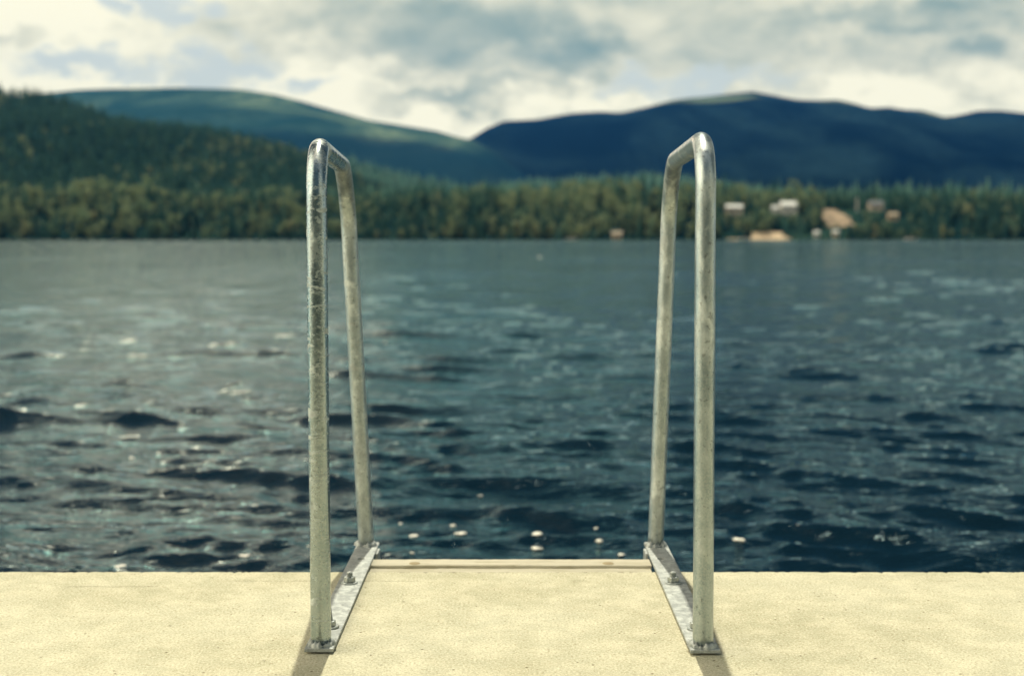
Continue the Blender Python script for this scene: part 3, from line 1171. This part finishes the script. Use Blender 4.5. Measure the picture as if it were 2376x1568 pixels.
def build_trees(name, X, Y, hgt, label, leaf=None):
    Z = land_h(X, Y)
    share = broad_share(X, Y)
    kind = (tr.random(len(X)) < share).astype(int)
    V, Fc, Mi, T = [], [], [], []
    base = 0
    for kd, protos in ((0, CON), (1, BRO)):
        idx = np.where(kind == kd)[0]
        which = tr.integers(0, len(protos), len(idx))
        for w, (pv, pf, pm) in enumerate(protos):
            id2 = idx[which == w]
            if not len(id2):
                continue
            m = len(id2)
            a = tr.uniform(0, 6.28, m)
            h = hgt(X[id2], Y[id2]) * tr.uniform(.62, 1.32, m) * tr.uniform(.6, 1.05, m) * (.86 if kd else 1.0)
            h = np.minimum(h, room(X[id2], Y[id2], Z[id2]))
            wd = h * tr.uniform(.66, 1.02, m) * (.95 if kd else 1.22) * (1.05 if kd else 1.0)
            ca, sa = np.cos(a), np.sin(a)
            vx = (pv[None, :, 0] * ca[:, None] - pv[None, :, 1] * sa[:, None]) * wd[:, None] + X[id2][:, None]
            vy = (pv[None, :, 0] * sa[:, None] + pv[None, :, 1] * ca[:, None]) * wd[:, None] + Y[id2][:, None]
            vz = pv[None, :, 2] * h[:, None] + Z[id2][:, None]
            V.append(np.stack([vx, vy, vz], -1).reshape(-1, 3))
            ff = (pf[None] + (np.arange(m) * len(pv))[:, None, None] + base).reshape(-1, 3)
            Fc.append(ff)
            Mi.append(np.tile(np.where(pm == 1, 2, kd), m))
            tt = np.clip(tr.random(m) * .75 + hue(X[id2], Y[id2]), 0, .98)
            T.append(np.repeat(tt, len(pv)))
            base += m * len(pv)
    V, Fc, Mi, T = np.concatenate(V), np.concatenate(Fc), np.concatenate(Mi), np.concatenate(T)
    o = from_np(name, V, Fc, [leaf or M_CONIFER, leaf or M_BROAD, M_BARK], mats=Mi)
    at_ = o.data.attributes.new('tint', 'FLOAT', 'POINT')
    at_.data.foreach_set('value', T.astype(np.float32))
    tag(o, label, 'forest', None, 'stuff')
    return o


h_shore = lambda x, y: 14.5 + 3.0 * np.sin(x * .017) + 2.5 * np.sin(x * .061 + y * .02) + 1.5 * np.sin(x * .19)
build_trees('forest', x1[rest], y1[rest], h_shore, 'mixed forest along the far shore behind the front row of trees')
xa, ya = scatter(23000, view, 880, 1560, -1400, 240)
kA = (rA.h(xa, ya) > shore_h(xa, ya) - 3) | (ya < 1000)
build_trees('forest', xa[kA], ya[kA], lambda x, y: np.full_like(x, TREE_A), 'dense conifer forest climbing the left hillside')
xd, yd = scatter(18000, view, 900, 2230, -500, 1700)
kD = np.maximum(rD.h(xd, yd), shore_h(xd, yd)) >= rA.h(xd, yd)
build_trees('forest', xd[kD], yd[kD], lambda x, y: np.full_like(x, TREE_D), 'pale green forest on the low hills in the middle', M_YOUNG)

# front-row trees, each a thing of its own
def proto_mesh(name, pr, leafmat):
    v, f, mi = pr
    me = bpy.data.meshes.new(name)
    me.from_pydata([tuple(p) for p in v], [], [tuple(q) for q in f])
    me.materials.append(leafmat)
    me.materials.append(M_BARK)
    me.polygons.foreach_set('material_index', mi.astype(np.int32))
    return me


me_con = [proto_mesh('conifer_tree', p, M_CONIFER) for p in CON_HI]
me_bro = [proto_mesh('leafy_tree', p, M_BROAD) for p in BRO_HI]
zf = land_h(x1[front], y1[front])
shf = broad_share(x1[front], y1[front])
for x, y, z, s in zip(x1[front], y1[front], zf, shf):
    leafy = tr.random() < s
    me = (me_bro if leafy else me_con)[tr.integers(0, 4)]
    o = bpy.data.objects.new('leafy_tree' if leafy else 'conifer_tree', me)
    COL.objects.link(o)
    h = float(h_shore(x, y)) * tr.uniform(.35, 1.15) * (.8 if leafy else .95)
    h = min(h, float(room(np.array([x]), np.array([y]), np.array([z]))[0]))
    w = h * tr.uniform(.65, 1.0) * (1.05 if leafy else 1)
    o.location = (x, y, z)
    o.scale = (w, w, h)
    o.rotation_euler = (0, 0, tr.uniform(0, 6.28))
    if leafy:
        tag(o, 'yellow-green leafy tree in the front row along the far waterline', 'tree', 'leafy trees along the far waterline')
    else:
        tag(o, 'dark narrow conifer in the front row along the far waterline', 'tree', 'conifers along the far waterline')


# ------------------------------------------------------------------ clearings, beach and buildings on the far shore
def patch(name, u0, u1, y0, y1, mat, label, seed, lift=.35):
    """open ground lying on the shore slope, with a ragged outline"""
    n, m_ = 26, 18
    xa_, xb_ = at(u0, 552, Y=y0).x, at(u1, 552, Y=y0).x
    r = np.random.default_rng(seed)
    ys_ = np.linspace(y0, y1, m_)
    s = np.linspace(0, 1, n)
    l = xa_ + np.cumsum(r.normal(0, .9, m_))
    q = xb_ + np.cumsum(r.normal(0, .9, m_))
    X = l[:, None] + (q - l)[:, None] * s[None]
    Y = np.repeat(ys_[:, None], n, 1)
    Z = np.maximum(land_h(X, Y) + lift, WATER_Z + .15)
    V = np.stack([X, Y, Z], -1).reshape(-1, 3)
    i = np.arange((m_ - 1) * n).reshape(m_ - 1, n)[:, :-1].ravel()
    o = from_np(name, V, np.stack([i, i + 1, i + n + 1, i + n], 1), mat, smooth=True)
    return tag(o, label, None, None, 'structure')


patch('clearing', 1922, 1990, 770, 806, M_GRAVEL, 'tan gravel clearing cut into the wooded slope by the pole', 4)
patch('clearing', 1880, 1920, 790, 806, M_GRAVEL, 'strip of tan ground left of the gravel clearing', 6)
patch('beach', 1770, 1852, 733, 760, M_SAND, 'sandy beach on the far shore below the white houses', 8)
patch('beach', 1690, 1745, 735, 745, M_SAND, 'narrow pale strip of shore left of the beach', 12)

M_WHITE = mat_plain('white_cladding', (.66, .62, .54), .6, .06)
M_CREAM = mat_plain('cream_cladding', (.62, .51, .38), .6, .06)
M_TAN = mat_plain('tan_cladding', (.58, .42, .26), .7, .1)
M_ROOF_P = mat_plain('pale_metal_roof', (.48, .48, .44), .45, .08)
M_ROOF_G = mat_plain('grey_roof', (.08, .095, .10), .7, .1)
M_ROOF_T = mat_plain('tan_roof', (.34, .27, .17), .7, .15)
M_PANE = mat_plain('window_pane', (.03, .04, .05), .1, .1)
M_DOOR = mat_plain('door_paint', (.16, .12, .09), .5, .1)


def house(name, u, Y, w, d, h, rh, walls, roofm, label, cat, n_win=3, rot=0.0, z=None):
    """walls, gable roof with eaves, a door and windows on the lake side"""
    x = at(u, 552, Y=Y).x
    zb = float(land_h(np.array([x]), np.array([Y]))[0]) if z is None else z
    root = empty(name, (x, Y, zb))
    root.rotation_euler = (0, 0, rot)
    tag(root, label, cat)
    bm = bmesh.new()
    box(bm, -w / 2, w / 2, -d / 2, d / 2, -2.0, h)
    # gables
    for sx in (-w / 2 + .01, w / 2 - .01):
        vs = [bm.verts.new((sx, -d / 2, h)), bm.verts.new((sx, d / 2, h)), bm.verts.new((sx, 0, h + rh))]
        bm.faces.new(vs)
    from_bm('wall', bm, walls, root)
    bm = bmesh.new()
    o = .35
    for s in (-1, 1):
        a = [(-w / 2 - o, s * (d / 2 + o), h - o * rh / (d / 2)), (w / 2 + o, s * (d / 2 + o), h - o * rh / (d / 2)), (w / 2 + o, 0, h + rh), (-w / 2 - o, 0, h + rh)]
        lo = [bm.verts.new((p[0], p[1], p[2] + .02)) for p in a]
        hi_ = [bm.verts.new((p[0], p[1], p[2] + .2)) for p in a]
        bm.faces.new(hi_)
        bm.faces.new(lo[::-1])
        for i in range(4):
            j = (i + 1) % 4
            bm.faces.new((lo[i], lo[j], hi_[j], hi_[i]))
    from_bm('roof', bm, roofm, root)
    step = w / (n_win + 1)
    for i in range(n_win):
        cx = -w / 2 + step * (i + 1)
        bm = bmesh.new()
        if i == n_win // 2 and n_win > 1:
            box(bm, cx - .45, cx + .45, -d / 2 - .06, -d / 2 - .003, .05, min(2.1, h - .3))
            from_bm('door', bm, M_DOOR, root)
            continue
        z0, z1 = h * .42, h * .80
        for q in ((cx - .62, cx - .5, z0 - .1, z1 + .1), (cx + .5, cx + .62, z0 - .1, z1 + .1), (cx - .5, cx + .5, z1, z1 + .1), (cx - .5, cx + .5, z0 - .1, z0)):
            box(bm, q[0], q[1], -d / 2 - .07, -d / 2 - .003, q[2], q[3])
        fr = from_bm('window', bm, walls, root)
        bm = bmesh.new()
        box(bm, cx - .5, cx + .5, -d / 2 - .04, -d / 2 - .004, z0, z1)
        from_bm('pane', bm, M_PANE, fr)
    return root


house('house', 1702, 792, 9.5, 7, 3.6, 1.6, M_CREAM, M_ROOF_P, 'long low cream house among the trees, leftmost of the far houses', 'house', 5)
house('house', 1827, 796, 9.0, 8, 4.4, 2.4, M_WHITE, M_ROOF_P, 'large white house with a pale roof above the beach', 'house', 4)
house('shed', 1797, 794, 3.8, 4, 3.2, 1.3, M_WHITE, M_ROOF_P, 'small white shed beside the large white house', 'shed', 1)
house('hut', 1894, 751, 2.8, 3, 2.4, 1.0, M_WHITE, M_ROOF_P, 'small white hut near the water under the gravel clearing', 'hut', 1)
house('hut', 1938, 752, 3.0, 3, 2.6, 1.0, M_CREAM, M_ROOF_P, 'cream hut at the foot of the gravel clearing', 'hut', 1)
house('cabin', 2070, 782, 5.5, 4, 2.6, 1.4, M_TAN, M_ROOF_T, 'tan cabin in the trees right of the pole', 'cabin', 2)
house('house', 2030, 803, 8.0, 6, 3.4, 2.0, M_CREAM, M_ROOF_G, 'grey roofed house up in the trees right of the pole', 'house', 4)
house('boathouse', 1431, 748, 5.5, 4, 2.6, 1.2, M_TAN, M_ROOF_T, 'tan boathouse alone at the waterline under the leafy trees', 'boathouse', 2)

# pole in the clearing
px = at(1987, 552, Y=798).x
pz = float(land_h(np.array([px]), np.array([798.0]))[0])
pole = empty('pole', (px, 798, pz))
tag(pole, 'tall white pole standing in the gravel clearing on the far shore', 'pole')
bm = bmesh.new()
lathe(bm, [(.42, -1), (.40, 1), (.30, 8.0), (.02, 8.2)], 12)
from_bm('mast', bm, M_WHITE, pole, True)
bm = bmesh.new()
bmesh.ops.create_uvsphere(bm, u_segments=12, v_segments=8, radius=.34)
for vt in bm.verts:
    vt.co.z += 8.3
from_bm('finial', bm, M_WHITE, pole, True)


# moored boats
def boat(u, v, L, label):
    c = at(u, v, Z=WATER_Z)
    Y = min(c.y, 729)
    x = at(u, 552, Y=Y).x
    root = empty('boat', (x, Y, WATER_Z))
    tag(root, label, 'boat')
    bm = bmesh.new()
    n = 14
    rings = []
    for i in range(n + 1):
        s = i / n
        hw = L * .17 * (1 - max(0, (s - .35) / .65) ** 2.2) + .02
        zt = .75 + .35 * s ** 2
        xx = (s - .5) * L
        rings.append([bm.verts.new(q) for q in ((xx, -hw, zt), (xx, -hw * .75, .05), (xx, 0, -.2), (xx, hw * .75, .05), (xx, hw, zt),
                                                (xx, hw * .88, zt - .05), (xx, 0, .25), (xx, -hw * .88, zt - .05))])
    for a, b in zip(rings, rings[1:]):
        for k_ in range(8):
            bm.faces.new((a[k_], a[(k_ + 1) % 8], b[(k_ + 1) % 8], b[k_]))
    bm.faces.new(rings[0])
    bm.faces.new(rings[-1][::-1])
    from_bm('hull', bm, M_WHITE, root)
    bm = bmesh.new()
    box(bm, -L * .12, L * .14, -L * .10, L * .10, .6, 1.45)
    from_bm('cabin', bm, M_CREAM, root)
    bm = bmesh.new()
    box(bm, -L * .08, L * .10, -L * .103, -L * .1003, .95, 1.30)
    from_bm('window', bm, M_PANE, root)


boat(1325, 557, 6.5, 'white motorboat moored off the middle of the far shore')
boat(1728, 557, 6.0, 'white motorboat moored left of the sandy beach')
boat(2113, 557, 6.0, 'white motorboat moored off the wooded shore right of the pole')

# ------------------------------------------------------------------ haze over the lake and the hills
bm = bmesh.new()
box(bm, -8000, 8000, -520, 6600, -12.0, 900)
m, t, b = material('haze')
t.n.remove(b)
pv = t.new('ShaderNodeVolumePrincipled')
pv.inputs['Color'].default_value = (.060, .29, .80, 1)
pv.inputs['Density'].default_value = 4.2e-5
pv.inputs['Anisotropy'].default_value = 0.0
t.l.new(pv.outputs[0], t.n['Material Output'].inputs['Volume'])
haze = from_bm('haze', bm, m)
tag(haze, 'thin blue summer haze over the lake and the hills', None, None, 'stuff')
